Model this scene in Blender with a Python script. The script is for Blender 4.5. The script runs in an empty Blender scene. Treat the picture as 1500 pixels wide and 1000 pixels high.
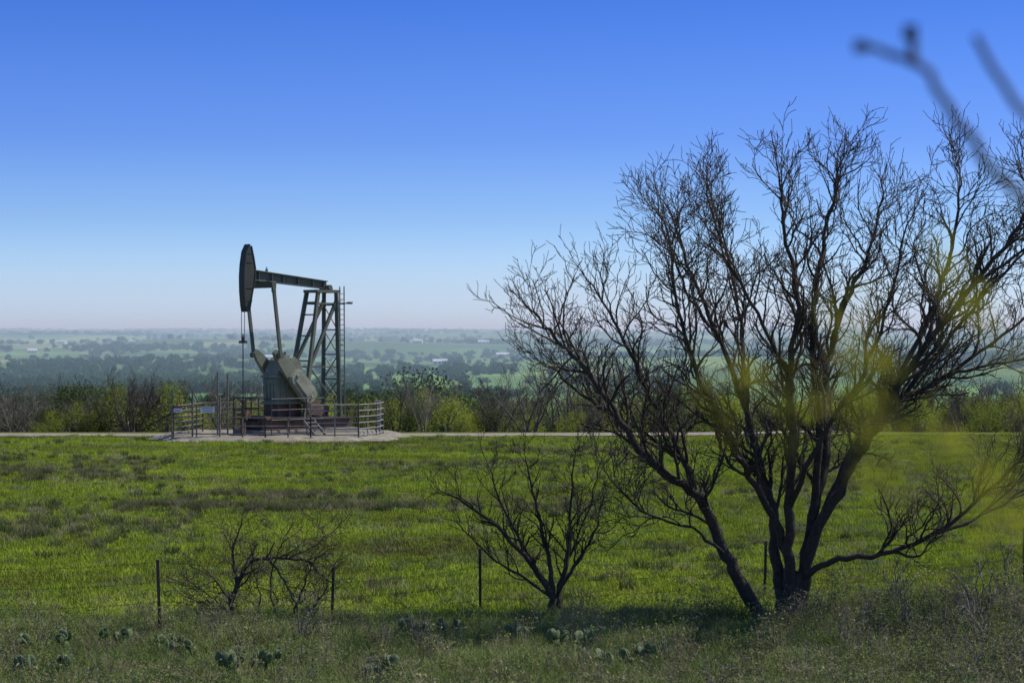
import bpy, math, random
import numpy as np
from mathutils import Vector, Matrix, noise
sc=bpy.context.scene
R=random.Random(7)
rad=math.radians
# ------------------------------------------------------------------ helpers
def sstep(a,b,x):
    t=min(1,max(0,(x-a)/(b-a))); return t*t*(3-2*t)
def lerp(a,b,t): return a+(b-a)*t
PROF=[(28,0),(112,0),(150,-2.2),(250,-8),(450,-17),(700,-24),(1150,-25),(1700,-15),(2500,-2),(3400,12),(4300,23),(5000,30),(5600,32),(7000,18),(11000,0)]
def prof(y):
    if y<=28:
        return max(0.0,3.5-.125*y) if y>0 else 3.5
    for (a,za),(b,zb) in zip(PROF,PROF[1:]):
        if y<=b:
            return lerp(za,zb,(y-a)/(b-a)) if y<150 else lerp(za,zb,sstep(0,1,(y-a)/(b-a))*.35+.65*(y-a)/(b-a))
    return 0
def H(x,y):
    z=prof(y)
    z+=noise.noise(Vector((x*.07,y*.07,0)))*.16*sstep(20,40,y)*(1-sstep(92,100,y))
    z+=noise.noise(Vector((x*.35,y*.35,3)))*.06*(1-sstep(92,100,y))
    if y>130:
        z+=noise.noise(Vector((x*.006,y*.006,9)))*3*sstep(160,400,y)
        z+=noise.noise(Vector((x*.0016,y*.0022,5)))*12*sstep(900,2000,y)
        z+=noise.noise(Vector((x*.0042,y*.004,1)))*4*sstep(900,2000,y)
    return z

class MB:
    def __init__(s): s.v=[]; s.f=[]
    def tube(s,pts,rs,n=5,cap=False):
        base=len(s.v); m=len(pts); ref=None
        for i,p in enumerate(pts):
            a=pts[max(0,i-1)]; b=pts[min(m-1,i+1)]
            t=Vector((b[0]-a[0],b[1]-a[1],b[2]-a[2]))
            if t.length<1e-9: t=Vector((0,0,1))
            t.normalize()
            if ref is None: ref=Vector((1,0,0)) if abs(t.x)<.7 else Vector((0,1,0))
            u=ref-t*ref.dot(t); u.normalize(); w=t.cross(u); ref=u
            r=rs[i] if isinstance(rs,(list,tuple)) else rs
            for k in range(n):
                c=math.cos(2*math.pi*k/n)*r; q=math.sin(2*math.pi*k/n)*r
                s.v.append((p[0]+u.x*c+w.x*q,p[1]+u.y*c+w.y*q,p[2]+u.z*c+w.z*q))
        for i in range(m-1):
            for k in range(n):
                a=base+i*n+k; b=base+i*n+(k+1)%n
                s.f.append((a,b,b+n,a+n))
        if cap:
            s.f.append(tuple(base+k for k in range(n))[::-1]); s.f.append(tuple(base+(m-1)*n+k for k in range(n)))
    def cyl(s,a,b,r,n=12): s.tube([a,b],[r,r],n,True)
    def box(s,c,d,M=None):
        b=len(s.v)
        for sx in(-1,1):
            for sy in(-1,1):
                for sz in(-1,1):
                    p=Vector((sx*d[0]/2,sy*d[1]/2,sz*d[2]/2))
                    if M: p=M@p
                    s.v.append((c[0]+p.x,c[1]+p.y,c[2]+p.z))
        for f in((0,1,3,2),(4,6,7,5),(0,4,5,1),(2,3,7,6),(0,2,6,4),(1,5,7,3)): s.f.append(tuple(b+i for i in f))
    def bar(s,a,b,w,h):
        a=Vector(a);b=Vector(b);t=(b-a);L=t.length;t.normalize()
        M=t.to_track_quat('X','Z').to_matrix()
        s.box((a+b)/2,(L,w,h),M)
    def prism(s,prof,y0,y1):
        b=len(s.v);n=len(prof)
        for x,z in prof: s.v.append((x,y0,z))
        for x,z in prof: s.v.append((x,y1,z))
        s.f.append(tuple(range(b,b+n))); s.f.append(tuple(range(b+2*n-1,b+n-1,-1)))
        for i in range(n):
            j=(i+1)%n; s.f.append((b+i,b+n+i,b+n+j,b+j))
    def mesh(s,name,mat,smooth=False):
        me=bpy.data.meshes.new(name); me.from_pydata(s.v,[],s.f); me.update()
        if mat: 
            for m in (mat if isinstance(mat,list) else [mat]): me.materials.append(m)
        if smooth: me.polygons.foreach_set('use_smooth',[True]*len(me.polygons))
        return me
    def obj(s,name,mat,parent=None,loc=(0,0,0),smooth=False,bevel=0,fixn=False):
        me=s.mesh(name,mat,smooth)
        if fixn:
            import bmesh
            bm=bmesh.new(); bm.from_mesh(me); bmesh.ops.recalc_face_normals(bm,faces=bm.faces); bm.to_mesh(me); bm.free()
        o=bpy.data.objects.new(name,me); sc.collection.objects.link(o); o.location=loc
        if parent: o.parent=parent
        if bevel:
            m=o.modifiers.new('b','BEVEL'); m.width=bevel; m.segments=2; m.limit_method='ANGLE'
        return o
def empty(name,loc,rz=0):
    o=bpy.data.objects.new(name,None); sc.collection.objects.link(o); o.location=loc; o.rotation_euler=(0,0,rz); return o

# ------------------------------------------------------------------ materials
def nmat(name):
    m=bpy.data.materials.new(name); m.use_nodes=True; nt=m.node_tree; nt.nodes.clear(); return m,nt
def N(nt,t,**k):
    n=nt.nodes.new(t)
    for a,b in k.items(): setattr(n,a,b)
    return n
def ramp(nt,fac,stops):
    r=N(nt,'ShaderNodeValToRGB'); e=r.color_ramp.elements
    while len(e)<len(stops): e.new(.5)
    for i,(p,c) in enumerate(stops): e[i].position=p; e[i].color=(*c,1)
    nt.links.new(fac,r.inputs[0]); return r.outputs[0]
def noi(nt,vec,scale,detail=4,rough=.55):
    n=N(nt,'ShaderNodeTexNoise'); n.inputs['Scale'].default_value=scale; n.inputs['Detail'].default_value=detail; n.inputs['Roughness'].default_value=rough
    nt.links.new(vec,n.inputs['Vector']); return n.outputs['Fac']
def mixc(nt,f,a,b,mode='MIX'):
    m=N(nt,'ShaderNodeMix',data_type='RGBA',blend_type=mode)
    for s,v in ((m.inputs[0],f),(m.inputs[6],a),(m.inputs[7],b)):
        if isinstance(v,(float,int)): s.default_value=v
        elif isinstance(v,tuple): s.default_value=(*v,1)
        else: nt.links.new(v,s)
    return m.outputs[2]
def paint(name,stops,scale=3,rough=.6,metal=0,detail=6,bump=0):
    m,nt=nmat(name); tc=N(nt,'ShaderNodeTexCoord'); f=noi(nt,tc.outputs['Object'],scale,detail,.65)
    b=N(nt,'ShaderNodeBsdfPrincipled'); b.inputs['Roughness'].default_value=rough; b.inputs['Metallic'].default_value=metal
    nt.links.new(ramp(nt,f,stops),b.inputs['Base Color'])
    if bump:
        bp=N(nt,'ShaderNodeBump'); bp.inputs['Strength'].default_value=bump; nt.links.new(f,bp.inputs['Height']); nt.links.new(bp.outputs[0],b.inputs['Normal'])
    o=N(nt,'ShaderNodeOutputMaterial'); nt.links.new(b.outputs[0],o.inputs[0]); return m
def leafmat(name,stops,scale=.15,trans=.45,fine=2.0,upn=0.0,stretch=1.0):
    """colour varies with world position: large patches + fine clump noise"""
    m,nt=nmat(name); g=N(nt,'ShaderNodeNewGeometry'); P=g.outputs['Position']
    if stretch!=1: 
        mp=N(nt,'ShaderNodeMapping'); mp.inputs['Scale'].default_value=(1,stretch,1); nt.links.new(P,mp.inputs[0]); PP=mp.outputs[0]
    else: PP=P
    a=noi(nt,PP,scale,5,.6); b=noi(nt,P,fine,3)
    mm=N(nt,'ShaderNodeMath',operation='MULTIPLY_ADD'); nt.links.new(b,mm.inputs[0]); mm.inputs[1].default_value=.35; 
    ms=N(nt,'ShaderNodeMath',operation='MULTIPLY'); nt.links.new(a,ms.inputs[0]); ms.inputs[1].default_value=.68; nt.links.new(ms.outputs[0],mm.inputs[2])
    col=ramp(nt,mm.outputs[0],stops)
    d=N(nt,'ShaderNodeBsdfDiffuse'); t=N(nt,'ShaderNodeBsdfTranslucent'); nt.links.new(col,d.inputs[0]); nt.links.new(col,t.inputs[0])
    if upn:
        vm=N(nt,'ShaderNodeMix',data_type='VECTOR'); vm.inputs[0].default_value=upn; nt.links.new(g.outputs['Normal'],vm.inputs[4]); vm.inputs[5].default_value=(0,0,1)
        nv=N(nt,'ShaderNodeVectorMath',operation='NORMALIZE'); nt.links.new(vm.outputs[1],nv.inputs[0]); nt.links.new(nv.outputs[0],d.inputs['Normal'])
    x=N(nt,'ShaderNodeMixShader'); x.inputs[0].default_value=trans; nt.links.new(d.outputs[0],x.inputs[1]); nt.links.new(t.outputs[0],x.inputs[2])
    o=N(nt,'ShaderNodeOutputMaterial'); nt.links.new(x.outputs[0],o.inputs[0]); return m

M_bark=paint('bark',[(.3,(.028,.021,.015)),(.7,(.08,.06,.042))],9,.95)
M_bark2=paint('bark_grey',[(.3,(.10,.085,.068)),(.7,(.19,.165,.13))],4,.95)
M_grass=leafmat('grass_blades',[(.36,(.11,.11,.042)),(.43,(.155,.18,.035)),(.51,(.21,.28,.032)),(.58,(.27,.355,.038)),(.68,(.35,.42,.05))],.11,.3,1.1,.6,1.6)
M_tuss=leafmat('tussock_blades',[(.35,(.06,.062,.032)),(.5,(.085,.105,.04)),(.65,(.21,.185,.10))],.5,.3,3,.25)
M_dry=leafmat('dry_weeds',[(.35,(.15,.13,.07)),(.5,(.24,.215,.12)),(.65,(.35,.32,.2))],.5,.3,3,.4)
M_weed=leafmat('green_weeds',[(.35,(.10,.13,.045)),(.5,(.15,.195,.06)),(.65,(.24,.28,.095))],.4,.3,3,.45)
M_spring=leafmat('spring_leaves',[(.35,(.13,.15,.035)),(.5,(.22,.26,.045)),(.65,(.34,.35,.07))],.06,.4,.6,.3)
M_green=leafmat('green_leaves',[(.35,(.035,.055,.02)),(.5,(.07,.10,.03)),(.65,(.13,.16,.05))],.06,.35,.6,.2)
M_far=leafmat('far_leaves',[(.35,(.025,.05,.025)),(.55,(.045,.08,.035)),(.7,(.08,.13,.05))],.004,.2,.05,.5)
M_bud=leafmat('new_leaves',[(.3,(.38,.38,.035)),(.7,(.52,.5,.05))],3,.6,3)

# ------------------------------------------------------------------ world / light / camera
w=bpy.data.worlds.new('World'); sc.world=w; w.use_nodes=True; nt=w.node_tree; nt.nodes.clear()
AZ,EL=70,54
sky=N(nt,'ShaderNodeTexSky',sky_type='NISHITA'); sky.sun_disc=False; sky.sun_elevation=rad(EL); sky.sun_rotation=rad(AZ)
sky.air_density=1.0; sky.dust_density=.6; sky.ozone_density=2.5
tc=N(nt,'ShaderNodeTexCoord'); sp=N(nt,'ShaderNodeSeparateXYZ'); nt.links.new(tc.outputs['Generated'],sp.inputs[0])
tint=ramp(nt,sp.outputs[2],[(0,(.90,1.28,1.95)),(.025,(.68,.90,1.42)),(.06,(.43,.62,1.08)),(.1,(.28,.44,.97)),(.17,(.165,.33,.86)),(.45,(.6,.75,1))])
bg=N(nt,'ShaderNodeBackground'); bg.inputs[1].default_value=.15
nt.links.new(mixc(nt,1.0,sky.outputs[0],tint,'MULTIPLY'),bg.inputs[0])
o=N(nt,'ShaderNodeOutputWorld'); nt.links.new(bg.outputs[0],o.inputs[0])
sd=Vector((math.sin(rad(AZ))*math.cos(rad(EL)),math.cos(rad(AZ))*math.cos(rad(EL)),math.sin(rad(EL))))
L=bpy.data.lights.new('sun','SUN'); L.energy=5.0; L.angle=rad(.53); L.color=(1,.94,.83)
lo=bpy.data.objects.new('sun',L); sc.collection.objects.link(lo); lo.rotation_euler=sd.to_track_quat('Z','Y').to_euler(); lo.location=(30,20,60)
cam=bpy.data.cameras.new('camera'); co=bpy.data.objects.new('camera',cam); sc.collection.objects.link(co); sc.camera=co
co.location=(0,0,5.1); co.rotation_euler=(rad(90),0,0); cam.lens=70; cam.sensor_width=36; cam.clip_start=.05; cam.clip_end=30000
cam.dof.use_dof=True; cam.dof.focus_distance=55; cam.dof.aperture_fstop=3.6
sc.view_settings.view_transform='Standard'; sc.view_settings.look='None'; sc.view_settings.exposure=0

# ------------------------------------------------------------------ terrain
ys=list(np.arange(-12,124,1.0)); s=1.1
while ys[-1]<11000: ys.append(ys[-1]+s); s*=1.045
xs=[0]; s=1.0
while xs[-1]<9000: xs.append(xs[-1]+s); s=s if xs[-1]<45 else s*1.06
xs=[-x for x in xs[:0:-1]]+xs
V=[(x,y,H(x,y)) for y in ys for x in xs]; nx=len(xs)
F=[(j*nx+i,j*nx+i+1,(j+1)*nx+i+1,(j+1)*nx+i) for j in range(len(ys)-1) for i in range(nx-1)]
m,nt=nmat('terrain'); g=N(nt,'ShaderNodeNewGeometry'); P=g.outputs['Position']; spx=N(nt,'ShaderNodeSeparateXYZ'); nt.links.new(P,spx.inputs[0])
near=mixc(nt,noi(nt,P,.8,6),ramp(nt,noi(nt,P,.13,5),[(.35,(.09,.08,.035)),(.6,(.11,.14,.025))]),(.11,.13,.03))
mp=N(nt,'ShaderNodeMapping'); mp.inputs['Scale'].default_value=(.0060,.0034,0); nt.links.new(P,mp.inputs[0])
vo=N(nt,'ShaderNodeTexVoronoi',distance='CHEBYCHEV'); vo.inputs['Scale'].default_value=1; nt.links.new(mp.outputs[0],vo.inputs['Vector'])
sc1=N(nt,'ShaderNodeSeparateColor'); nt.links.new(vo.outputs['Color'],sc1.inputs[0])
fc=ramp(nt,sc1.outputs[0],[(0,(.06,.11,.045)),(.25,(.16,.28,.08)),(.5,(.09,.16,.06)),(.7,(.20,.33,.10)),(.85,(.22,.26,.12)),(1,(.30,.29,.16))])
fc=mixc(nt,ramp(nt,noi(nt,P,.004,5),[(.44,(0,0,0)),(.6,(1,1,1))]),fc,(.06,.11,.05))
fc=mixc(nt,noi(nt,P,.03,4),fc,mixc(nt,.5,fc,(.06,.10,.045)))
mr=N(nt,'ShaderNodeMapRange'); mr.inputs[1].default_value=150; mr.inputs[2].default_value=1000; nt.links.new(spx.outputs[1],mr.inputs[0])
col=mixc(nt,mr.outputs[0],near,fc)
b=N(nt,'ShaderNodeBsdfDiffuse'); nt.links.new(col,b.inputs[0])
bp=N(nt,'ShaderNodeBump'); bp.inputs['Strength'].default_value=.5; nt.links.new(noi(nt,P,4,5),bp.inputs['Height']); nt.links.new(bp.outputs[0],b.inputs['Normal'])
o=N(nt,'ShaderNodeOutputMaterial'); nt.links.new(b.outputs[0],o.inputs[0])
me=bpy.data.meshes.new('ground'); me.from_pydata(V,[],F); me.materials.append(m); me.polygons.foreach_set('use_smooth',[True]*len(F))
sc.collection.objects.link(bpy.data.objects.new('ground',me))
# valley haze: real scattering air over the valley
mb=MB(); mb.box((0,3400,-5),(16000,5200,110))
m,nt=nmat('haze'); v=N(nt,'ShaderNodeVolumeScatter'); v.inputs['Color'].default_value=(.66,.93,1,1); v.inputs['Density'].default_value=.00046; v.inputs['Anisotropy'].default_value=.1
o=N(nt,'ShaderNodeOutputMaterial'); nt.links.new(v.outputs[0],o.inputs['Volume']); hz=mb.obj('haze',m)

# ------------------------------------------------------------------ scatter
def src(mb_or_me,name,mat=None):
    me=mb_or_me if isinstance(mb_or_me,bpy.types.Mesh) else mb_or_me.mesh(name,mat)
    return bpy.data.objects.new(name,me)
def scatter(name,pts,sources,smin,smax,tilt=.08,idx=None):
    col=bpy.data.collections.new(name+'_parts')
    for i,o in enumerate(sources): o.name='%s_p%02d'%(name,i); col.objects.link(o)
    me=bpy.data.meshes.new(name); me.from_pydata(pts,[],[]); n=len(pts)
    a=me.attributes.new('scl','FLOAT','POINT'); a.data.foreach_set('value',[R.uniform(smin,smax) for _ in range(n)])
    a=me.attributes.new('rot','FLOAT_VECTOR','POINT'); rr=[]
    for _ in range(n): rr+= [R.gauss(0,tilt),R.gauss(0,tilt),R.uniform(0,6.283)]
    a.data.foreach_set('vector',rr)
    a=me.attributes.new('idx','INT','POINT'); a.data.foreach_set('value',idx or [R.randrange(len(sources)) for _ in range(n)])
    ob=bpy.data.objects.new(name,me); sc.collection.objects.link(ob)
    ng=bpy.data.node_groups.new(name,'GeometryNodeTree')
    ng.interface.new_socket('Geometry',in_out='INPUT',socket_type='NodeSocketGeometry'); ng.interface.new_socket('Geometry',in_out='OUTPUT',socket_type='NodeSocketGeometry')
    gi=ng.nodes.new('NodeGroupInput'); go=ng.nodes.new('NodeGroupOutput'); ip=ng.nodes.new('GeometryNodeInstanceOnPoints')
    ci=ng.nodes.new('GeometryNodeCollectionInfo'); ci.inputs[0].default_value=col; ci.inputs['Separate Children'].default_value=True; ci.inputs['Reset Children'].default_value=True
    def na(nm,t):
        q=ng.nodes.new('GeometryNodeInputNamedAttribute'); q.data_type=t; q.inputs[0].default_value=nm; return q.outputs[0]
    er=ng.nodes.new('FunctionNodeEulerToRotation'); l=ng.links.new
    l(gi.outputs[0],ip.inputs['Points']); l(ci.outputs[0],ip.inputs['Instance']); ip.inputs['Pick Instance'].default_value=True
    l(na('idx','INT'),ip.inputs['Instance Index']); l(na('rot','FLOAT_VECTOR'),er.inputs[0]); l(er.outputs[0],ip.inputs['Rotation']); l(na('scl','FLOAT'),ip.inputs['Scale'])
    l(ip.outputs[0],go.inputs[0])
    mod=ob.modifiers.new('scatter','NODES'); mod.node_group=ng
    return ob
def blades(n,rad_,h0,h1,wd,lean,rnd):
    mb=MB()
    for _ in range(n):
        a=rnd.uniform(0,6.283); r=rad_*math.sqrt(rnd.random()); x,y=r*math.cos(a),r*math.sin(a); h=rnd.uniform(h0,h1)
        la=rnd.uniform(0,6.283); lx,ly=math.cos(la)*lean*h*rnd.random(),math.sin(la)*lean*h*rnd.random()
        wa=rnd.uniform(0,3.14); wx,wy=math.cos(wa)*wd/2,math.sin(wa)*wd/2; b=len(mb.v)
        mb.v+=[(x-wx,y-wy,-.02),(x+wx,y+wy,-.02),(x+wx*.7+lx*.35,y+wy*.7+ly*.35,h*.6),(x-wx*.7+lx*.35,y-wy*.7+ly*.35,h*.6),(x+lx,y+ly,h)]
        mb.f+=[(b,b+1,b+2,b+3),(b+3,b+2,b+4)]
    return mb
gs=[src(blades(110,.42,.04,.13,.016,.9,R),'g',M_grass) for _ in range(5)]+[src(blades(70,.34,.04,.12,.013,1.0,R),'g',M_dry),src(blades(80,.2,.08,.2,.015,.8,R),'g',M_weed)]
pts=[];ix=[]
def bound(x): return 36.0+1.2*noise.noise(Vector((x*.3,0,0)))+2.6*sstep(3,9,x)
def onpad(x,y): return (-18.8<x<-6 and 100.5<y<113) or (106.3<y<110.2 and x<13)
while len(pts)<25000:
    u=R.random(); y=34*math.exp(u*1.16)          # denser near
    if y>112: continue
    x=R.uniform(-1,1)*(y*.257+7)
    if y<bound(x)-1 or onpad(x,y): continue
    pts.append((x,y,H(x,y))); k=noise.noise(Vector((x*.09,y*.16,21)))+.4*noise.noise(Vector((x*.5,y*.5,2)))
    ix.append(5 if R.random()<.05+.5*max(0,k-.1) else (6 if R.random()<.07+.4*max(0,-k-.1) else R.randrange(5)))
scatter('field_grass',pts,gs,.6,1.35,.08,ix)
# tussocks
ts=[src(blades(90,.2,.12,.34,.018,.9,R),'t',M_tuss) for _ in range(3)]+[src(blades(60,.25,.1,.3,.014,1.1,R),'d',M_dry)]
pts=[]
def band(n,x0,x1,y0,sy):
    for _ in range(n):
        x=R.uniform(x0,x1); y=y0+R.gauss(0,sy)+.8*noise.noise(Vector((x*.3,y0,0)))
        if noise.noise(Vector((x*.8,y*.8,2)))>-.15: pts.append((x,y,H(x,y)))
band(900,-12,-2.3,60.5,.8); band(320,-10.5,-4.5,66,.9); band(260,-22,-14,77,1.2); band(140,-20,-12,73,.8); band(160,-2,3,61,1.5); band(160,4,18,66,1.8); band(140,-6,6,80,1); band(160,-16,-9,54,1.2)
for _ in range(4200):
    y=R.uniform(38,100); x=R.uniform(-1,1)*(y*.257+5)
    if noise.noise(Vector((x*.12,y*.09,7)))+.35*noise.noise(Vector((x*.7,y*.7,1)))>.15: pts.append((x,y,H(x,y)))
scatter('grass_tussocks',pts,ts,.4,1.1)
# rough foreground weeds
def stalks(n,rnd,h0=.3,h1=.75,leaf=True):
    mb=MB()
    for _ in range(n):
        p=Vector((rnd.gauss(0,.1),rnd.gauss(0,.1),0)); d=Vector((rnd.gauss(0,.25),rnd.gauss(0,.25),1)).normalized(); h=rnd.uniform(h0,h1); q=[p.copy()]
        for i in range(4):
            d=(d+Vector((rnd.gauss(0,.15),rnd.gauss(0,.15),0))).normalized(); p=p+d*h/4; q.append(p.copy())
            if leaf and i>0:
                for _ in range(3):
                    e=p+Vector((rnd.gauss(0,.05),rnd.gauss(0,.05),rnd.uniform(-.02,.06))); mb.tube([p,e],[.003,.002],3)
                    b=len(mb.v); s=.012
                    mb.v+=[tuple(e+Vector((rnd.gauss(0,s),rnd.gauss(0,s),rnd.gauss(0,s)))) for _ in range(4)]; mb.f.append((b,b+1,b+2,b+3))
        mb.tube(q,[.005,.004,.004,.003,.002],3)
    return mb
ws=[src(blades(110,.24,.12,.36,.012,1.0,R),'a',M_weed),src(blades(110,.26,.1,.3,.011,1.1,R),'a',M_tuss),src(blades(80,.24,.15,.42,.008,.9,R),'a',M_dry),
    src(stalks(9,R),'a',M_dry),src(stalks(10,R,.2,.5),'a',M_weed),src(stalks(6,R,.4,.9),'a',M_bark2)]
pts=[];ix=[]
while len(pts)<8000:
    y=R.uniform(24,41); x=R.uniform(-1,1)*(y*.257+5)
    if y>bound(x)+.9*R.random(): continue
    pts.append((x,y,H(x,y))); k=noise.noise(Vector((x*.4,y*.4,4)))
    ix.append(R.choices(range(6),[10,4+8*max(0,k),1.6+6*max(0,-k),.8,2.5,.4])[0])
for _ in range(420):                      # taller brushy weeds on the right
    y=R.uniform(27,38); x=R.uniform(3.2,11.5)
    if R.random()<sstep(3,7,x): pts.append((x,y,H(x,y)+.12)); ix.append(R.choice([3,4,4,5]))
scatter('foreground_weeds',pts,ws,.45,1.1,.1,ix)
mb=MB()
for _ in range(6):
    p=(R.gauss(0,.15),R.gauss(0,.15),R.uniform(.1,.3))
    mb.tube([(p[0],p[1],0),p],[.002,.002],3); mb.box(p,(.024,.024,.016))
M_yel=paint('yellow_petals',[(.3,(.45,.42,.03)),(.7,(.6,.55,.05))],5,.7)
pts=[]
for _ in range(190):
    y=R.uniform(33,42); x=R.uniform(1,11)
    if noise.noise(Vector((x*.9,y*.9,4)))>0: pts.append((x,y,H(x,y)+.12))
scatter('yellow_wildflowers',pts,[src(mb,'f',M_yel)],.7,1.1)

# ------------------------------------------------------------------ trees
def rvec(rnd,s=1): return Vector((rnd.gauss(0,s),rnd.gauss(0,s),rnd.gauss(0,s)))
def grow(mb,rnd,p,d,L,r,lev,cfg):
    mx=cfg['levels']; n=max(2,int(L/cfg['seg'][lev])); p=Vector(p); d=Vector(d).normalized(); pts=[p.copy()]; ds=[d.copy()]
    j=cfg['jit']
    for i in range(n):
        d=(d+rvec(rnd,j)+Vector((0,0,cfg['up']))).normalized(); p=p+d*(L/n); pts.append(p.copy()); ds.append(d.copy())
    rt=max(cfg['rmin'],r*.4); rs=[lerp(r,rt,i/n) for i in range(n+1)]
    mb.tube(pts,rs,6 if r>.03 else (4 if r>.012 else 3))
    if lev<mx: kids(mb,rnd,pts,ds,rs,L,lev,cfg,.12)
def kids(mb,rnd,pts,ds,rs,L,lev,cfg,t0):
    n=len(pts)-1; k=max(2,int(L*cfg['dens'][lev]+rnd.random()))
    for c in range(k):
        t=t0+(1-t0)*(c+rnd.random())/k; f=t*n; i=min(n-1,int(f)); u=f-i
        p=pts[i].lerp(pts[i+1],u); d=ds[i+1]; q=rvec(rnd); q=(q-d*q.dot(d)).normalized(); a=rnd.uniform(*cfg['ang'])
        nd=(d*math.cos(a)+q*math.sin(a)); nd.z+=cfg['lift']; 
        cl=cfg['len'][lev]*rnd.uniform(.55,1.2)*(1-.35*t); cr=max(cfg['rmin'],min(lerp(rs[i],rs[i+1],u)*.62,cfg['rc'][lev]))
        grow(mb,rnd,p,nd,cl,cr,lev+1,cfg)
def smooth(pts,sub,jit,rnd):
    P=[Vector(p) for p in pts]; P=[P[0]*2-P[1]]+P+[P[-1]*2-P[-2]]; out=[]
    for i in range(1,len(P)-2):
        for k in range(sub):
            t=k/sub; a,b,c,d=P[i-1],P[i],P[i+1],P[i+2]
            q=.5*((2*b)+(c-a)*t+(2*a-5*b+4*c-d)*t*t+(3*b-a-3*c+d)*t**3)
            if out: q+=rvec(rnd,jit)
            out.append(q)
    out.append(P[-2]); return out
def limb(mb,rnd,pts,r0,r1,cfg,t0=.25,sub=5,jit=.022):
    q=smooth(pts,sub,jit,rnd); n=len(q)-1
    rs=[lerp(r0,r1,(i/n)**.8) for i in range(n+1)]
    mb.tube(q,rs,8); L=sum((q[i+1]-q[i]).length for i in range(n))
    ds=[(q[min(n,i+1)]-q[max(0,i-1)]).normalized() for i in range(n+1)]
    kids(mb,rnd,q,ds,rs,L,0,cfg,t0)
    grow(mb,rnd,q[-1],ds[-1],cfg['len'][0]*.5,r1,1,cfg)
rt=random.Random(21)
cfg=dict(levels=3,seg=[.24,.15,.10,.075],jit=.23,up=.07,rmin=.0056,dens=[4.0,5.2,7.2],ang=(.4,.95),lift=.24,len=[1.55,.86,.36],rc=[.034,.016,.0085])
mb=MB()
LM=[ ([(-.55,.0,.0),(-1.0,-.2,.8),(-1.37,-.3,1.5),(-1.75,-.5,2.3),(-2.5,-.7,2.85),(-3.2,-.8,3.7),(-3.8,-.7,4.6),(-4.3,-.5,5.1),(-4.6,-.4,5.5)],.14,.02,.28),
 ([(-1.37,-.3,1.5),(-1.95,.1,2.9),(-2.5,.5,4.0),(-3.0,.9,5.1),(-3.5,1.2,6.0)],.08,.018,.2),
 ([(-.15,0,.1),(-.25,.1,.9),(-.3,.3,1.9),(-.45,.5,2.6),(-.75,.9,3.9),(-1.2,1.2,5.1),(-1.65,1.5,6.3),(-2.05,1.7,7.5)],.13,.018,.28),
 ([(0,0,.05),(-.05,-.2,.9),(-.1,-.4,2.1),(-.1,-.8,3.4),(-.2,-1.1,4.5),(-.1,-1.4,5.7),(-.35,-1.6,7.0),(-.45,-1.7,7.8)],.13,.018,.3),
 ([(.1,0,.05),(.25,.1,1),(.45,.2,2.1),(.7,.5,3.2),(.75,.9,4.4),(1.1,1.2,5.6),(1.6,1.4,6.6),(1.95,1.5,7.8)],.14,.018,.3),
 ([(.15,0,.3),(.4,-.1,1.5),(.9,-.4,2.6),(1.4,-.8,3.6),(2.1,-1.2,4.9),(3.0,-1.5,6.1),(3.7,-1.7,7.1),(4.0,-1.8,7.9)],.13,.018,.3),
 ([(.42,-.1,1.6),(1.2,.5,3.1),(2.1,1.0,3.9),(3,1.4,4.4),(4.3,1.8,5.2),(5.2,2,5.9)],.09,.018,.25),
 ([(.1,0,.7),(.6,-.4,1.1),(1.5,-.8,1.3),(2.4,-1.1,1.7),(3.2,-1.3,2.4),(3.9,-1.4,3.1),(4.5,-1.4,3.7)],.07,.014,.3),
 ([(-.08,-.1,1.2),(-.6,-.6,2.3),(-1.2,-1.1,3.3),(-1.9,-1.6,4.6),(-2.2,-1.9,5.6),(-2.4,-2,6.9)],.08,.018,.22),
 ([(.45,.2,2.1),(.5,.0,3.5),(.35,-.2,5),(.5,-.1,6.5),(.8,.1,7.8),(.9,.2,8.1)],.08,.017,.25),
 ([(-1.2,-.25,1.2),(-1.9,-.7,1.75),(-2.8,-1.2,2.1),(-3.4,-1.5,2.7)],.035,.012,.3),
 ([(1.4,-.8,3.6),(2.2,-.3,5.0),(2.8,.2,6.2),(3.1,.4,7.5),(3.2,.5,8.1)],.06,.016,.2),
 ([(-.75,.9,3.9),(-.7,1.6,5.2),(-.9,2.1,6.5),(-1.2,2.3,7.8)],.055,.016,.2),
 ([(-.1,-.4,2.1),(.3,-1.3,3.3),(.9,-2.1,4.5),(1.3,-2.6,5.8),(1.5,-2.8,6.9)],.06,.016,.25),
 ([(2.1,1.0,3.9),(3.1,.9,5.2),(4.1,.8,6.4),(4.9,.7,7.2)],.05,.016,.2),
 ([(-1.95,.1,2.9),(-3.0,.3,3.6),(-3.8,.4,4.1),(-4.4,.4,4.6)],.04,.014,.25),
 ([(2.4,-1.1,1.7),(3.3,-.8,2.0),(4.3,-.6,2.6),(5,-.5,3.3)],.035,.012,.25),
 ([(-1.2,1.2,5.1),(-1.7,1.3,5.9),(-2.1,1.2,6.8),(-2.35,1.0,7.5)],.035,.014,.15),
 ([(3.0,1.4,4.4),(3.8,1.2,4.6),(4.8,1.0,4.9),(5.6,.8,5.6)],.035,.012,.2),
 ([(-.2,-1.1,4.5),(-.8,-1.2,5.6),(-1.3,-1.0,6.6),(-1.6,-.8,7.6)],.04,.014,.15),
 ([(3.0,-1.5,6.1),(3.9,-1.2,6.7),(4.7,-1.0,7.5),(5.2,-.8,8.3)],.035,.013,.15),
]
for p,r0,r1,t0 in LM: limb(mb,rt,p,r0,r1,cfg,t0)
mb.tube([(0,0,-.15),(0,0,.15),(.02,0,.5),(.1,0,.9)],[.34,.27,.22,.14],12)
TX,TY=5.1,36.3
mb.obj('mesquite_tree',M_bark,loc=(TX,TY,H(TX,TY)),smooth=True)
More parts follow.
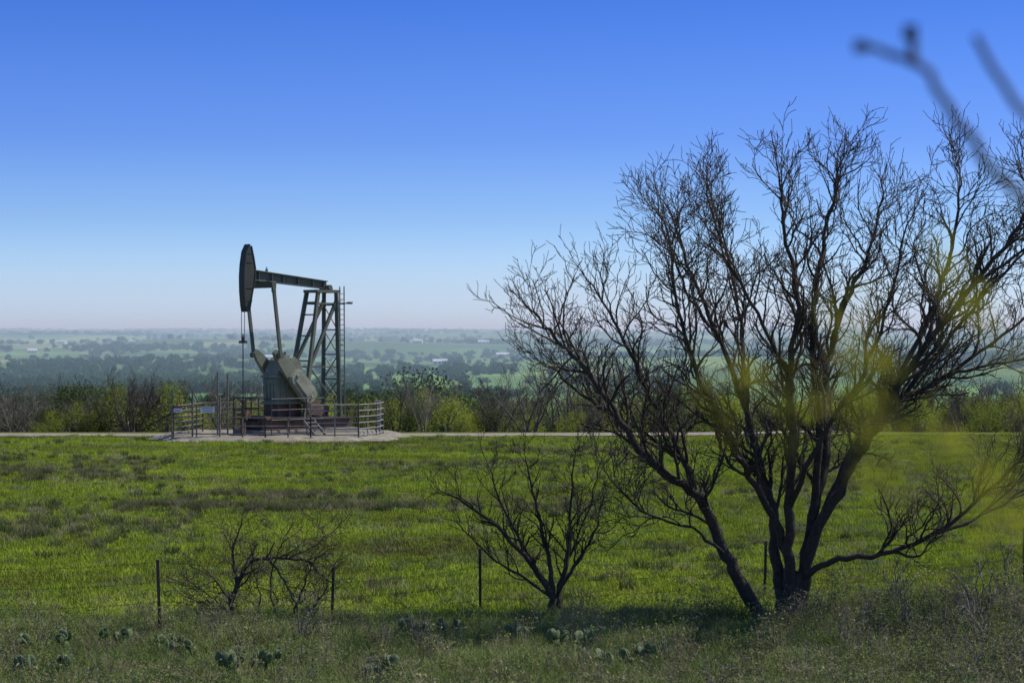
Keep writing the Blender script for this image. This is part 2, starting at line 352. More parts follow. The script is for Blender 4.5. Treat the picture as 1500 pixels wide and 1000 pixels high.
print('main tree faces',len(mb.f))
cfg2=dict(cfg,dens=[5.0,6.0,7.0],len=[.85,.48,.24],rc=[.02,.011,.0065],rmin=.0048,seg=[.16,.11,.075,.065],up=.06)
mb=MB(); rt=random.Random(5)
for p,r0,r1,t0 in [([(0,0,0),(-.02,0,.45),(-.25,0,.8),(-.55,-.2,1.2),(-1.0,-.3,1.7),(-1.6,-.4,2.15),(-2.0,-.4,2.35)],.09,.012,.3),
 ([(.12,0,0),(.1,.05,.5),(.25,.1,.95),(.3,.3,1.5),(.35,.4,2.2),(.4,.4,2.9)],.065,.012,.3),
 ([(0,0,.45),(-.05,.1,1),(-.2,.3,1.6),(-.35,.4,2.3),(-.5,.4,2.9)],.055,.012,.2),
 ([(.1,.0,.5),(.4,-.2,1.0),(.75,-.3,1.6),(.9,-.4,2.2)],.045,.01,.2),
 ([(-.3,0,.85),(-.6,.3,1.4),(-.95,.5,2.1),(-1.2,.5,2.8)],.045,.01,.2),
 ([(-.02,0,.4),(-.5,-.1,.75),(-1.1,-.1,1.1),(-1.6,-.1,1.6)],.035,.01,.3),
 ([(.1,.05,.5),(.35,.3,1.2),(.7,.5,2.0),(.85,.6,2.7)],.03,.01,.2)]: limb(mb,rt,p,r0,r1,cfg2,t0,4,.012)
mb.obj('mesquite_tree',M_bark,loc=(.75,36.6,H(.75,36.6)),smooth=True)
cfg3=dict(cfg2,jit=.28,up=.0,lift=.05,len=[.85,.48,.24],ang=(.5,1.2),dens=[5.8,6.8,7.5],rmin=.0044)
mb=MB(); rt=random.Random(12)
for p,r0,r1,t0 in [([(0,0,0),(-.06,0,.4),(.05,0,.8),(.25,-.1,1.1),(.6,-.1,1.22),(1.0,-.1,1.2),(1.35,-.1,1.12),(1.5,-.1,.95)],.06,.014,.15),
 ([(.02,0,.75),(-.05,.1,1.1),(-.02,.1,1.5),(.1,.1,1.85)],.035,.01,.2),([(-.05,0,.3),(-.3,.1,.7),(-.6,.1,1.0)],.025,.008,.1),
 ([(.6,-.1,1.22),(.9,-.2,.8),(1.1,-.2,.4),(1.2,-.2,.05)],.022,.01,.1),([(1.0,-.1,1.2),(1.4,0,1.4),(1.8,.1,1.7)],.02,.008,.1),
 ([(1.0,-.2,.0),(1.2,-.2,.6),(1.4,-.1,1.1),(1.6,0,1.3)],.025,.008,.1),([(.1,.1,0),(-.4,.2,.4),(-.8,.2,.7)],.02,.008,.1),([(.8,.1,0),(.6,.2,.6),(.7,.2,1.2),(.9,.2,1.5)],.022,.008,.1),
 ([(1.1,.1,0),(1.5,.2,.4),(1.7,.2,.9)],.02,.008,.1),([(-.1,.1,0),(-.5,.2,.3),(-1.0,.2,.5)],.018,.007,.1),([(.4,.1,0),(.4,.2,.5),(.3,.2,.9)],.018,.007,.1)]: limb(mb,rt,p,r0,r1,cfg3,t0,4,.015)
mb.obj('bare_shrub',M_bark,loc=(-5.0,36.0,H(-5,36)),smooth=True)
cfg4=dict(cfg3,levels=2,len=[.35,.2],rc=[.008,.005],rmin=.004,dens=[5,6])
mb=MB()
for k in range(5):
    a=rt.uniform(-.6,.6); grow(mb,rt,(0,0,0),(a,rt.uniform(-.3,.3),1),.9,.014,0,dict(cfg4,seg=[.15,.1,.08]))
ms=mb.mesh('dry_shrub',M_bark2)
for x,y,s_ in [(-3.55,33.2,1),(-7.6,32,.8),(.9,33.5,.7),(6.6,33.8,1.1),(8.3,35.5,1.3),(4.4,34.2,.8),(7.4,38,1.2),(9.6,38.5,1.3),(6.9,31.5,1.0),(7.8,32.6,1.2),(5.4,32.5,.9)]:
    ob=bpy.data.objects.new('dry_shrub',ms); sc.collection.objects.link(ob); ob.location=(x,y,H(x,y)-.02); ob.scale=(s_,)*3; ob.rotation_euler=(0,0,x*3)

# background tree library
def bare(seed,h,spread):
    rnd=random.Random(seed); mb=MB()
    c=dict(levels=3,seg=[.6,.45,.35,.3],jit=.15,up=.06,rmin=.009,dens=[1.8,2.8,3.4],ang=(.4,.95),lift=.2,len=[h*.36,h*.2,h*.1],rc=[.03,.018,.011])
    for k in range(rnd.randint(5,7)):
        a=rnd.uniform(0,6.283); s_=rnd.uniform(.15,1)*spread
        grow(mb,rnd,(math.cos(a)*.2,math.sin(a)*.2,-.3),(math.cos(a)*s_,math.sin(a)*s_,1),h*rnd.uniform(.65,.95),.08,0,c)
    return mb
def leafy(seed,h,wd,nleaf,ls,matr,trunk=True):
    rnd=random.Random(seed); mb=MB(); lobes=[]
    for k in range(12):
        a=rnd.uniform(0,6.283); r=wd*.5*math.sqrt(rnd.random())*.8; lobes.append((r*math.cos(a),r*math.sin(a),h*rnd.uniform(.22,.82),wd*rnd.uniform(.12,.26)))
    if trunk:
        for l in lobes: mb.tube([(0,0,-.3),(l[0]*.3,l[1]*.3,h*.25),l[:3]],[.1,.06,.02],4)
    nt_=len(mb.f)
    for _ in range(nleaf):
        l=rnd.choice(lobes); d=rvec(rnd).normalized()*l[3]*rnd.random()**.4*1.1; c=Vector(l[:3])+d; c.z=max(.1,c.z)
        u=rvec(rnd).normalized(); v_=u.cross(rvec(rnd)).normalized(); s_=ls*rnd.uniform(.5,1.2); b=len(mb.v)
        mb.v+=[tuple(c+u*s_),tuple(c+v_*s_*.7),tuple(c-u*s_),tuple(c-v_*s_*.7)]; mb.f.append((b,b+1,b+2,b+3))
    me=mb.mesh('leafy',[M_bark2,matr]); me.polygons.foreach_set('material_index',[0]*nt_+[1]*(len(mb.f)-nt_)); return me
bareM=[bare(40+i,5.5,[.6,.8,1.0,.7][i]).mesh('bare_tree',M_bark2) for i in range(4)]
bareM[1].materials[0]=M_bark
sprM=[leafy(60+i,4,4.5,2000,.085,M_spring) for i in range(3)]; grnM=[leafy(70+i,4.2,5,2200,.1,M_green) for i in range(2)]
def place(name,me,x,y,s_,rz):
    ob=bpy.data.objects.new(name,me); sc.collection.objects.link(ob); ob.location=(x,y,H(x,y)); ob.scale=(s_,)*3; ob.rotation_euler=(0,0,rz)
def atpx(px,d): return (px-750)/2917*d
for px,d,k,s_ in [(195,113,1,.70),(25,126,0,.6),(100,126,3,.6),(-30,124,1,.6),(620,116,3,.58),(655,130,3,.62),(735,126,0,.8),(775,122,2,.85),(820,124,3,.9),(870,126,1,.85),(915,123,0,.82),(960,127,2,.86),(1010,124,3,.75),(1060,128,1,.7),(1130,127,0,.7),(1350,126,1,.75),(1410,124,3,.72),(1470,124,2,.8),(1530,126,1,.8),(1600,124,0,.7)]:
    place('bare_tree',bareM[k],atpx(px,d),d,s_,px*.7)
for px,d,k,s_ in [(560,126,0,.64),(520,130,1,.66),(585,132,2,.62),(690,128,1,.52),(460,132,0,.62),(350,130,2,.6),(285,131,1,.55),(1040,132,0,.7),(1200,130,1,.7),(1260,128,2,.8),(1320,132,0,.8),(640,137,0,.75),(150,135,1,.6)]:
    place('spring_shrub',sprM[k],atpx(px,d),d,s_,px*.3)
place('live_oak_tree',grnM[0],atpx(605,150),150,1.25,1); place('cedar_tree',grnM[1],atpx(720,140),140,.9,2); place('live_oak_tree',grnM[1],atpx(130,160),160,1.1,0)
srcs=[src(m_,'x') for m_ in bareM+sprM+grnM]
pts=[];ix=[]
for _ in range(2100):
    y=118+ (R.random()**1.6)*620; x=R.uniform(-1,1)*(y*.27+15)
    if y<124 and R.random()<.5: continue
    if onpad(x,y): continue
    z=H(x,y); k=noise.noise(Vector((x*.03,y*.02,2)))
    wb=[1.6,1.6,1.6,1.6,3,3,3,2.5,2.5]
    if x<-22*y/125: wb=[3,3,3,3,1.2,1.2,1.2,1.8,1.8]
    elif k>.05: wb=[.6,.6,.6,.6,5,5,5,3,3]
    elif k<-.15: wb=[2,2,2,2,2,2,2,3,3]
    pts.append((x,y,z-.3)); ix.append(R.choices(range(9),wb)[0])
scatter('distant_trees',pts,srcs,.4,.86,.04,ix)
fl=[src(leafy(90+i,6.5,9,300,.8,M_far,False),'x') for i in range(3)]
pts=[]
while len(pts)<9000:
    y=700+ (R.random()**1.1)*4800; x=R.uniform(-1,1)*(y*.28+80)
    k=noise.noise(Vector((x*.0018,y*.0045,11)))+.6*noise.noise(Vector((x*.008,y*.014,5)))
    edge=abs(((y+60*noise.noise(Vector((x*.003,y*.001,0))))%330)-165)<8 
    if k>.24 or (edge and R.random()<.6) or R.random()<.015 or y>5000: pts.append((x,y,H(x,y)-.8))
scatter('valley_woodland',pts,fl,.5,1.2,.03)
# farm buildings
M_wh=paint('white_siding',[(.3,(.6,.62,.62)),(.7,(.7,.71,.71))],.5,.6); M_rf=paint('metal_roof',[(.3,(.4,.43,.45)),(.7,(.5,.52,.54))],.5,.5); M_wd=paint('window_glass',[(.3,(.03,.04,.05)),(.7,(.06,.07,.08))],1,.2)
for k in range(34):
    y=R.choice([R.uniform(1700,2800),R.uniform(2400,4800)]); x=R.uniform(-.25,.25)*y; z=H(x,y)
    e=empty('farmhouse',(x,y,z),R.uniform(-.5,.5)); lx,ly,hh=R.uniform(7,15),7,2.6
    mb=MB(); mb.box((0,0,hh/2),(lx,ly,hh)); mb.obj('walls',M_wh,e)
    mb=MB(); b0=[(-lx/2-.5,-ly/2-.6,hh+.01),(lx/2+.5,-ly/2-.6,hh+.01),(lx/2+.5,ly/2+.6,hh+.01),(-lx/2-.5,ly/2+.6,hh+.01),(-lx/2-.5,0,hh+2.0),(lx/2+.5,0,hh+2.0)]
    mb.v=b0; mb.f=[(0,1,5,4),(2,3,4,5),(0,4,3),(1,2,5),(0,3,2,1)]; mb.obj('roof',M_rf,e)
    mb=MB()
    for q in range(3): mb.box((-lx/3+q*lx/3,-ly/2-.03,1.4),(1.2,.06,1.2))
    mb.obj('windows',M_wd,e)

# ------------------------------------------------------------------ pad, road
M_grav=paint('gravel',[(.3,(.13,.11,.08)),(.5,(.195,.17,.125)),(.7,(.31,.28,.22))],2.2,.95,bump=.6,detail=10)
mb=MB(); nxp,nyp=60,50
for j in range(nyp+1):
    for i in range(nxp+1):
        u=i/nxp*2-1; v_=j/nyp*2-1; x=-12.3+u*7.4; y=106.6+v_*6.6
        rr=math.sqrt((u*u)**1.3+(v_*v_)**1.3)+.12*noise.noise(Vector((x*.5,y*.5,0)))
        h=.26*(1-sstep(.7,1.0,rr))-.06+.05*noise.noise(Vector((x*1.3,y*1.3,0)))*(1-sstep(.8,1,rr)); mb.v.append((x,y,H(x,y)*(1 if rr>1 else 0)+h))
mb.f=[(j*(nxp+1)+i,j*(nxp+1)+i+1,(j+1)*(nxp+1)+i+1,(j+1)*(nxp+1)+i) for j in range(nyp) for i in range(nxp)]
mb.obj('gravel_pad',M_grav,smooth=True)
mb=MB(); n=160
for i in range(n+1):
    x=-75+i*(105/n); yc=108.2+ .5*math.sin(x*.1)+ (0 if x<8 else (x-8)**1.6*.12)
    wv=.5*noise.noise(Vector((x*.4,0,0)))
    mb.v+=[(x,yc-1.5+wv,.05+H(x,yc-1.5)),(x,yc,.09+H(x,yc)),(x,yc+1.7,.05+H(x,yc+1.7))]
for i in range(n): mb.f+=[(i*3,i*3+3,i*3+4,i*3+1),(i*3+1,i*3+4,i*3+5,i*3+2)]
mb.obj('gravel_road',M_grav,smooth=True)

# ------------------------------------------------------------------ pumpjack
M_p=paint('green_grey_paint',[(.3,(.062,.070,.050)),(.55,(.10,.11,.080)),(.72,(.125,.095,.06))],1.3,.65)
M_pd=paint('shade_toned_paint',[(.3,(.022,.024,.02)),(.7,(.045,.047,.038))],1.5,.65)  # horsehead only: its shadow side darkened in the colour itself
M_cr=paint('cream_paint_rust',[(.35,(.19,.19,.135)),(.58,(.30,.295,.21)),(.66,(.3,.17,.07)),(.8,(.25,.11,.04))],1.6,.6)
M_gb=paint('gearbox_paint',[(.3,(.11,.118,.08)),(.58,(.18,.19,.13)),(.8,(.2,.14,.08))],1.6,.6)
M_ru=paint('rusty_steel',[(.3,(.07,.042,.03)),(.6,(.13,.078,.056)),(.75,(.2,.14,.10))],2.5,.8)
M_co=paint('concrete',[(.3,(.18,.16,.135)),(.7,(.28,.26,.22))],2,.9)
M_st=paint('galvanised_pipe',[(.3,(.2,.19,.165)),(.7,(.33,.31,.275))],3,.6,.2)
M_pf=paint('weathered_pipe',[(.3,(.13,.11,.085)),(.7,(.22,.185,.145))],3,.7)
M_bl=paint('black_steel',[(.3,(.02,.018,.016)),(.7,(.045,.04,.035))],3,.6)
PJ=empty('pumpjack',(-12.15,106,.15),rad(45)); PJ.scale=(.955,)*3
mb=MB()
mb.prism([(-2.55,10.42),(-2.72,10.1),(-2.83,9.4),(-2.88,8.7),(-2.86,7.9),(-2.79,7.2),(-2.72,6.85),(-2.52,6.85),(-2.36,7.7),(-2.2,8.4),(-2.12,9.2),(-2.24,9.8),(-2.4,10.42)],-.2,.2)
fr=[(-2.5,10.5),(-2.72,10.1),(-2.84,9.4),(-2.89,8.7),(-2.87,7.9),(-2.8,7.2),(-2.72,6.8)]
for a,b_ in zip(fr,fr[1:]): mb.bar((a[0]-.02,0,a[1]),(b_[0]-.02,0,b_[1]),.5,.05)
bk=[(-2.52,6.85),(-2.36,7.7),(-2.2,8.4),(-2.12,9.2),(-2.24,9.8),(-2.4,10.42)]
for a,b_ in zip(bk,bk[1:]): mb.bar((a[0],0,a[1]),(b_[0],0,b_[1]),.46,.04)
for z in (7.4,8.1,9.5,10.0): mb.box((-2.55,0,z),(.42,.44,.03))
mb.obj('horsehead',M_pd,PJ,fixn=True)
mb=MB() # walking beam: I section, tapered
A=Vector((-2.25,0,8.85)); B=Vector((3.05,0,8.38))
def pr(t,off): p=A.lerp(B,t); return (p.x,p.z+off)
mb.prism([pr(0,-.27),pr(0,.24),pr(1,.19),pr(1,-.19)],-.04,.04)
mb.bar((A.x,0,A.z+.26),(B.x,0,B.z+.21),.34,.05); mb.bar((A.x,0,A.z-.29),(B.x,0,B.z-.21),.34,.05)
for t in (.08,.25,.4,.6,.8,.95):
    p=A.lerp(B,t); mb.box((p.x,0,p.z),(.03,.3,.44))
mb.box((-1.2,0,9.12),(.12,.1,.12)); mb.cyl((-1.2,0,9.1),(-1.2,0,9.3),.03)
mb.obj('walking_beam',M_p,PJ,fixn=True)
mb=MB(); mb.box((-1.65,0,8.28),(.3,2.5,.32)); mb.box((-1.65,0,8.46),(.4,2.2,.04)); mb.box((-1.65,0,8.52),(.5,.4,.08))
for s_ in(-1,1): mb.box((-1.65,s_*1.2,8.0),(.22,.16,.24))
mb.obj('equalizer',M_p,PJ,bevel=.015)
mb=MB()
for s_ in(-1,1):
    mb.bar((-1.65,s_*1.2,8.05),(-1.17,s_*1.2,4.43),.13,.17); mb.cyl((-1.17,s_*1.36,4.43),(-1.17,s_*.85,4.43),.16,14)
mb.obj('pitman_arms',M_p,PJ,fixn=True)
# samson post
mb=MB(); mb.box((2.75,0,8.02),(1.7,1.25,.16)); mb.box((3.05,0,8.17),(.5,.6,.12)); mb.cyl((3.05,-.4,8.25),(3.05,.4,8.25),.14)
fl_=[]
for s_ in(-1,1):
    ft=Vector((2.05,s_*.5,7.95)); fb=Vector((.75,s_*.85,.95)); rtp=Vector((3.35,s_*.55,7.95)); rb=Vector((3.45,s_*.75,.95))
    mb.bar(ft,fb,.16,.22); mb.bar(rtp,rb,.2,.2); fl_.append((ft,fb,rtp,rb))
    mb.bar(rtp.lerp(rb,.06),ft.lerp(fb,.6),.14,.18)
    mb.bar(ft.lerp(fb,.09),rtp.lerp(rb,.09),.1,.1)
    mb.bar(ft.lerp(fb,.6),rtp.lerp(rb,.6),.08,.08); mb.bar(ft.lerp(fb,.6),rtp.lerp(rb,.95),.07,.07); 
(a0,a1,a2,a3),(b0,b1,b2,b3)=fl_
for t in (.1,.3,.5,.7,.88):
    mb.bar(a2.lerp(a3,t),b2.lerp(b3,t),.07,.07)
for t,u in ((.3,.5),(.5,.7),(.1,.3),(.7,.88)):
    mb.bar(a2.lerp(a3,t),b2.lerp(b3,u),.05,.05); mb.bar(b2.lerp(b3,t),a2.lerp(a3,u),.05,.05)
for t in (.08,.18,.35,.55): mb.bar(a0.lerp(a1,t),b0.lerp(b1,t),.08,.08)
mb.obj('samson_post',M_p,PJ,fixn=True)
mb=MB()
for yy in (-.9,-.52): mb.bar((3.68,yy,1.0),(3.62,yy,8.3),.045,.05)
for k in range(24): mb.cyl((3.67,-.9,1.2+k*.29),(3.67,-.52,1.2+k*.29),.018,6)
for z in (2.5,5,7.5): mb.bar((3.4,-.7,z),(3.68,-.7,z),.04,.04)
mb.bar((3.5,-.6,7.35),(3.9,-1.3,7.33),.07,.07); mb.box((3.85,-1.15,7.4),(.2,.3,.05))
mb.obj('ladder',M_p,PJ,fixn=True)
# gearbox
mb=MB()
mb.prism([(-.95,1.75),(-1.0,2.9),(-.85,3.6),(-.55,4.15),(-.35,4.3),(.35,4.3),(.75,4.0),(.85,3.2),(.8,1.75)],-.6,.6)
mb.box((-.08,0,3.25),(2.05,1.36,.12)); mb.box((-.05,0,4.36),(.5,.6,.12)); mb.cyl((.1,0,4.4),(.1,0,4.62),.07); mb.box((-.08,0,1.78),(1.95,1.4,.14))
for x in (-.7,-.25,.2,.6): 
    for s_ in (-1,1): mb.box((x,s_*.63,2.5),(.06,.07,1.4))
for s_ in (-1,1): mb.cyl((-.28,s_*.6,3.45),(-.28,s_*.74,3.45),.34,20); mb.cyl((.5,s_*.6,3.45),(.5,s_*.7,3.45),.2,16)
for y_ in (-.3,0,.3): mb.box((-1.0,y_,2.4),(.08,.07,1.0))
mb.obj('gearbox',M_gb,PJ,bevel=.02,fixn=True)
# cranks + weights
pin=Vector((-1.15,0,4.43)); end=Vector((1.1,0,1.9)); u=(end-pin).normalized(); nn=Vector((-u.z,0,u.x)); 
def cp(s_,w_): p=pin+u*s_+nn*w_; return (p.x,p.z)
mb=MB(); mw=MB()
for s_ in(-1,1):
    ya,yb=sorted((s_*.76,s_*1.0))
    mb.prism([cp(-.28,-.15),cp(-.28,.15),cp(.1,.27),cp(1.2,.4),cp(3.1,.42),cp(3.3,.3),cp(3.3,-.3),cp(3.1,-.42),cp(1.2,-.4),cp(.1,-.27)],ya,yb)
    ya,yb=sorted((s_*1.003,s_*1.34))
    mw.prism([cp(1.35,-.3),cp(1.35,.3),cp(1.6,.48),cp(2.9,.52),cp(3.3,.38),cp(3.42,0),cp(3.3,-.38),cp(2.9,-.52),cp(1.6,-.48)],ya,yb)
    ya,yb=sorted((s_*1.343,s_*1.44)); mw.prism([cp(1.7,-.3),cp(1.7,.3),cp(2.9,.3),cp(2.9,-.3)],ya,yb)
    for q in (1.55,3.1): c=cp(q,0); mw.cyl((c[0],s_*1.34,c[1]),(c[0],s_*1.43,c[1]),.09,8)
mb.obj('cranks',M_gb,PJ,bevel=.02,fixn=True); mw.obj('counterweights',M_cr,PJ,bevel=.03,fixn=True)
# base
mb=MB(); mb.box((.9,0,.12),(6.6,2.9,.4)); mb.obj('concrete_base',M_co,PJ,bevel=.02)
mb=MB()
for yy in (-.95,.95):
    mb.box((.9,yy,.36),(6.3,.4,.05)); mb.box((.9,yy,.62),(6.3,.06,.47)); mb.box((.9,yy,.88),(6.3,.4,.05))
for x in (-2,-1,0,1,2,3,3.9): mb.box((x,0,.6),(.1,1.8,.4))
for x in (-.85,0,.7): mb.box((x,0,1.3),(.12,1.3,.78))
mb.box((-.08,0,1.3),(1.7,.9,.76)); mb.box((-1.6,0,1.0),(.7,1.6,.16)); 
mb.obj('skid_base',M_ru,PJ)
mb=MB(); mb.cyl((2.0,-.1,1.35),(2.9,-.1,1.35),.36,16); mb.box((2.45,-.1,.98),(.9,.6,.12)); mb.cyl((1.9,-.1,1.35),(3.0,-.1,1.35),.1)
mb.prism([(1.0,1.6),(1.2,2.0),(1.9,1.9),(2.3,1.2),(2.1,1.0),(1.2,1.1)],-.75,-.55)
mb.obj('motor_and_belt_guard',M_ru,PJ,fixn=True)
# bridle, rod, wellhead
mb=MB()
for s_ in(-.14,.14): mb.cyl((-2.83,s_,7.1),(-2.83,s_*.9,5.2),.02,6)
mb.box((-2.83,0,5.15),(.2,.5,.14)); mb.cyl((-2.83,0,5.6),(-2.83,0,1.9),.03,8); mb.cyl((-2.83,0,5.2),(-2.83,0,5.45),.06,8)
mb.obj('bridle_and_polished_rod',M_bl,PJ,fixn=True)
mb=MB(); mb.cyl((-2.83,0,0),(-2.83,0,.9),.16,14); mb.cyl((-2.83,0,.9),(-2.83,0,1.0),.25,14); mb.cyl((-2.83,0,1),(-2.83,0,1.9),.09,12); mb.cyl((-2.83,0,1.45),(-3.5,-.1,1.45),.06,10); mb.cyl((-3.5,-.1,1.45),(-3.5,-.1,.1),.06,10); mb.cyl((-2.83,-.45,1.2),(-2.83,.45,1.2),.07,10); mb.cyl((-2.83,-.45,1.2),(-2.83,-.5,1.2),.2,12); mb.cyl((-2.83,0,1.85),(-2.83,0,2.0),.15,12)
mb.obj('wellhead',M_ru,PJ,fixn=True)
mb=MB() # guard rail around cranks
gp=[(-2.2,-1.7),(1.5,-1.7),(1.5,1.7),(-2.2,1.7),(-2.2,-1.7)]
for (xa,ya),(xb,yb) in zip(gp,gp[1:]):
    for z in (.9,1.45,2.05): mb.cyl((xa,ya,z),(xb,yb,z),.03,6)
    for k in range(3): t=k/3; mb.cyl((lerp(xa,xb,t),lerp(ya,yb,t),.05),(lerp(xa,xb,t),lerp(ya,yb,t),2.05),.035,6)
mb.obj('guard_rail',M_bl,PJ)
mb=MB() # steps
for k in range(4): mb.box((.2+0,-2.1-.22*k,.72-.18*k),(.7,.22,.05))
for x in (-.17,.57): mb.bar((x,-1.95,.8),(x,-2.95,.05),.04,.16)
mb.obj('steps',M_co,PJ)

# pipe panels enclosure (world)
def panel(mb,a,b_,z0=.35,z1=1.75,n=6,r=.028):
    a=Vector(a);b_=Vector(b_)
    for k in range(n):
        z=lerp(z0,z1,k/(n-1)); mb.cyl((a.x,a.y,z),(b_.x,b_.y,z),r,6)
    for t in (0,.5,1): p=a.lerp(b_,t); mb.cyl((p.x,p.y,.1),(p.x,p.y,z1+.03),.035,6)
mb=MB(); L1=[(-17.55,103.2),(-15.0,102.3)]; panel(mb,*L1)
L2=[(-17.55,103.2),(-16.9,108.8)]; panel(mb,*L2); panel(mb,(-16.9,108.8),(-13.5,110.2))
for (x,y,z) in [(-17.6,103.1,2.6),(-16.5,102.8,2.65),(-15.45,104.5,3.5),(-14.95,104.7,3.4),(-15.0,102.2,2.2)]: mb.cyl((x,y,0),(x,y,z),.045,8)
mb.obj('pipe_fence',M_pf)
mb=MB(); c=[(-10.3,101.9),(-7.9,102.6),(-7.1,104.2),(-6.9,106.6),(-7.5,109.5)]
for a,b_ in zip(c,c[1:]): panel(mb,a,b_,.3,1.85,6,.03)
mb.obj('cattle_panel_fence',M_st)
mb=MB(); panel(mb,(-15,102.3),(-12.6,101.7),.35,1.2,3); panel(mb,(-12.6,101.7),(-10.3,101.9),.35,1.2,3); mb.obj('pipe_fence',M_pf)
M_sw=paint('sign_white',[(.3,(.72,.72,.7)),(.7,(.8,.8,.78))],3,.5); M_sr=paint('sign_red',[(.3,(.45,.03,.02)),(.7,(.55,.05,.03))],3,.5); M_sb=paint('sign_ink',[(.3,(.03,.04,.12)),(.7,(.05,.05,.15))],3,.5)
e=empty('warning_sign',(-15.65,102.35,1.6)); mb=MB(); mb.box((0,0,0),(.72,.02,.28)); mb.obj('board',M_sw,e)
mb=MB(); mb.box((0,-.014,.07),(.6,.006,.03)); mb.box((0,-.014,-.02),(.5,.006,.015)); mb.box((0,-.014,-.08),(.5,.006,.015)); mb.obj('lettering',M_sb,e)
e=empty('warning_sign',(-17.3,103.02,1.6)); mb=MB(); mb.box((0,0,-.06),(.42,.02,.2)); mb.obj('board',M_sw,e); mb=MB(); mb.box((0,0,.1),(.42,.024,.11)); mb.obj('header',M_sr,e)
mb=MB(); mb.box((0,-.014,-.04),(.34,.006,.015)); mb.box((0,-.014,-.1),(.3,.006,.015)); mb.obj('lettering',M_sb,e)

# ------------------------------------------------------------------ barbed wire fence
fence=[(-15,30.9,1.3,.03),(-11.9,32.0,1.3,-.02),(-8.95,33.1,1.35,.02),(-6.04,34.2,1.36,-.04),(-3.27,36.1,1.02,.03),(-.59,37.2,1.22,-.01),(5.0,39.4,1.1,.02),(10.7,41.6,1.2,0),(16.5,43.5,1.2,0)]
F0=empty('barbed_wire_fence',(0,0,0))
mb=MB(); mt=MB()
for x,y,h,l in fence:
    z=H(x,y); mb.bar((x,y,z-.1),(x+l,y,z+h*.86),.035,.05); mb.bar((x+.0,y-.02,z-.1),(x+l,y-.02,z+h*.86),.05,.012)
    mt.bar((x+l,y,z+h*.862),(x+l*1.15,y,z+h),.04,.055)
mb.obj('posts',M_bl,F0); mt.obj('post_tops',M_ru,F0)
mb=MB()
for (x0,y0,h0,l0),(x1,y1,h1,l1) in zip(fence,fence[1:]):
    za,zb=H(x0,y0),H(x1,y1)
    for k in range(4):
        fa=.22+.25*k; q=[]
        for i in range(9):
            t=i/8; q.append((lerp(x0,x1,t),lerp(y0,y1,t)-.03,lerp(za+fa*h0,zb+fa*h1,t)-.05*4*t*(1-t)))
        mb.tube(q,.003,3)
        for i in range(14):
            t=(i+.5)/14; x=lerp(x0,x1,t); y=lerp(y0,y1,t)-.03; z=lerp(za+fa*h0,zb+fa*h1,t)-.05*4*t*(1-t); mb.tube([(x-.01,y,z-.025),(x+.01,y,z+.025)],.003,3)
mb.obj('wires',M_bl,F0)

# ------------------------------------------------------------------ prickly pears
M_cac=paint('cactus_skin',[(.3,(.075,.11,.045)),(.7,(.13,.17,.07))],6,.85)
def cactus(seed):
    rnd=random.Random(seed); mb=MB()
    def pad(c,up,nrm,s_):
        side=up.cross(nrm).normalized(); b=len(mb.v); n1,n2=10,5
        for j in range(n2+1):
            ph=math.pi*j/n2
            for i in range(n1):
                a=2*math.pi*i/n1; q=c+up*(s_*(1-math.cos(ph))*.62)+side*(math.sin(ph)*math.cos(a)*s_*.5)+nrm*(math.sin(ph)*math.sin(a)*s_*.1); mb.v.append(tuple(q))
        for j in range(n2):
            for i in range(n1): mb.f.append((b+j*n1+i,b+j*n1+(i+1)%n1,b+(j+1)*n1+(i+1)%n1,b+(j+1)*n1+i))
        return c+up*s_*1.2,side
    def rec(c,up,lev):
        a=rnd.uniform(0,3.14); nrm=Vector((math.cos(a),math.sin(a),0)); nrm=(nrm-up*nrm.dot(up)).normalized(); s_=rnd.uniform(.10,.14)
        t,side=pad(c,up,nrm,s_)
        if lev<1:
            for k in range(rnd.randint(1,2)+(lev==0)):
                q=rnd.uniform(-.8,.8); rec(c+up*s_*1.1+side*q*s_*.35,(up+side*q+rvec(rnd,.15)).normalized(),lev+1)
    for k in range(6): rec(Vector((rnd.gauss(0,.25),rnd.gauss(0,.2),-.02)),Vector((rnd.gauss(0,.5),rnd.gauss(0,.4),1)).normalized(),0)
    return mb.mesh('prickly_pear_cactus',M_cac,True)
cm=[cactus(i) for i in range(3)]
for i,(px,py) in enumerate([(600,930),(655,932),(800,945),(855,950),(245,958),(115,950),(340,985),(380,975),(930,975),(560,990),(60,990)]):
    d=5.1*2917/(py-500)-.6; x=atpx(px,d); ob=bpy.data.objects.new('prickly_pear_cactus',cm[i%3]); sc.collection.objects.link(ob); ob.location=(x,d,H(x,d)+.1); ob.rotation_euler=(0,0,i*1.3); ob.scale=(R.uniform(1.0,1.25),)*3

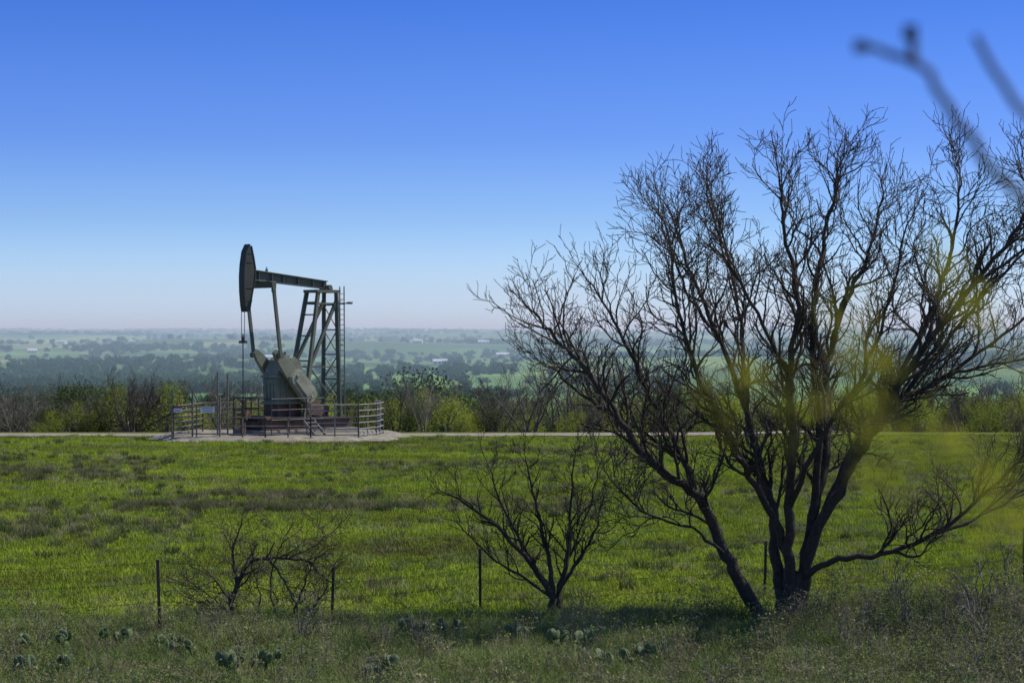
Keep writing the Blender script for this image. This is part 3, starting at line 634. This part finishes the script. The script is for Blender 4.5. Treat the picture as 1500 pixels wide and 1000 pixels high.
# ------------------------------------------------------------------ near sapling beside camera (out of focus)
S=empty('young_mesquite_sapling',(0,0,0)); mb=MB(); rs=random.Random(3)
root=(.95,2.1,H(.95,2.1))
def br(pts,r0,r1): mb.tube([Vector(p) for p in smooth(pts,4,.0015,rs)],[lerp(r0,r1,i/((len(pts)-1)*4)) for i in range((len(pts)-1)*4+1)],6)
br([root,(.93,2.08,4.0),(.8,2.05,4.7),(.62,2.0,5.12),(.51,2.0,5.245),(.45,2.0,5.32),(.405,2.0,5.378),(.35,2.0,5.395)],.008,.0034)
br([(.405,2.0,5.378),(.402,2.0,5.405)],.005,.0045)
br([(.8,2.05,4.7),(.7,2.05,5.15),(.55,2.02,5.3),(.51,2.02,5.345),(.47,2.02,5.41)],.006,.0036)
mb.box((.35,2,5.396),(.012,.011,.011)); mb.box((.40,2,5.41),(.012,.011,.014))
root2=(.62,1.2,H(.6,1.2)); tw=[]
tw.append([root2,(.55,1.2,4.5),(.4,1.2,4.9),(.29,1.2,5.025),(.2,1.2,5.055),(.125,1.2,5.085)])
tw.append([(.4,1.2,4.9),(.3,1.22,5.0),(.23,1.22,5.06),(.2,1.22,5.125)])
tw.append([(.55,1.2,4.5),(.42,1.2,4.88),(.33,1.2,5.0),(.29,1.2,5.1),(.26,1.2,5.15)])
tw.append([(.55,1.2,4.5),(.45,1.2,4.95),(.3,1.2,5.03),(.22,1.2,5.025)])
for t in tw: br(t,.0015,.0006)
mb.obj('stems',M_bark,S)
ml=MB()
def leaf(c,s_):
    u_=rvec(rs).normalized(); v_=u_.cross(rvec(rs)).normalized(); b=len(ml.v); c=Vector(c)
    ml.v+=[tuple(c+u_*s_),tuple(c+v_*s_*.35),tuple(c-u_*s_),tuple(c-v_*s_*.35)]; ml.f.append((b,b+1,b+2,b+3))
for t in tw:
    q=smooth(t[-4:],6,0,rs)
    for p in q[3:]:
        for _ in range(3): leaf(p+rvec(rs,.008),.0052)
for c,n_ in (((.225,1.2,5.025),22),((.285,1.2,5.02),26),((.13,1.2,5.075),20),((.175,1.2,5.065),18),((.208,1.2,5.065),20),((.212,1.2,5.10),14),((.285,1.2,5.115),10),((.26,1.2,5.145),9),((.3,1.2,4.99),16)):
    for _ in range(n_): leaf(Vector(c)+Vector((rs.gauss(0,.009),rs.gauss(0,.012),rs.gauss(0,.012))),.0052)
ml.obj('leaves',M_bud,S)
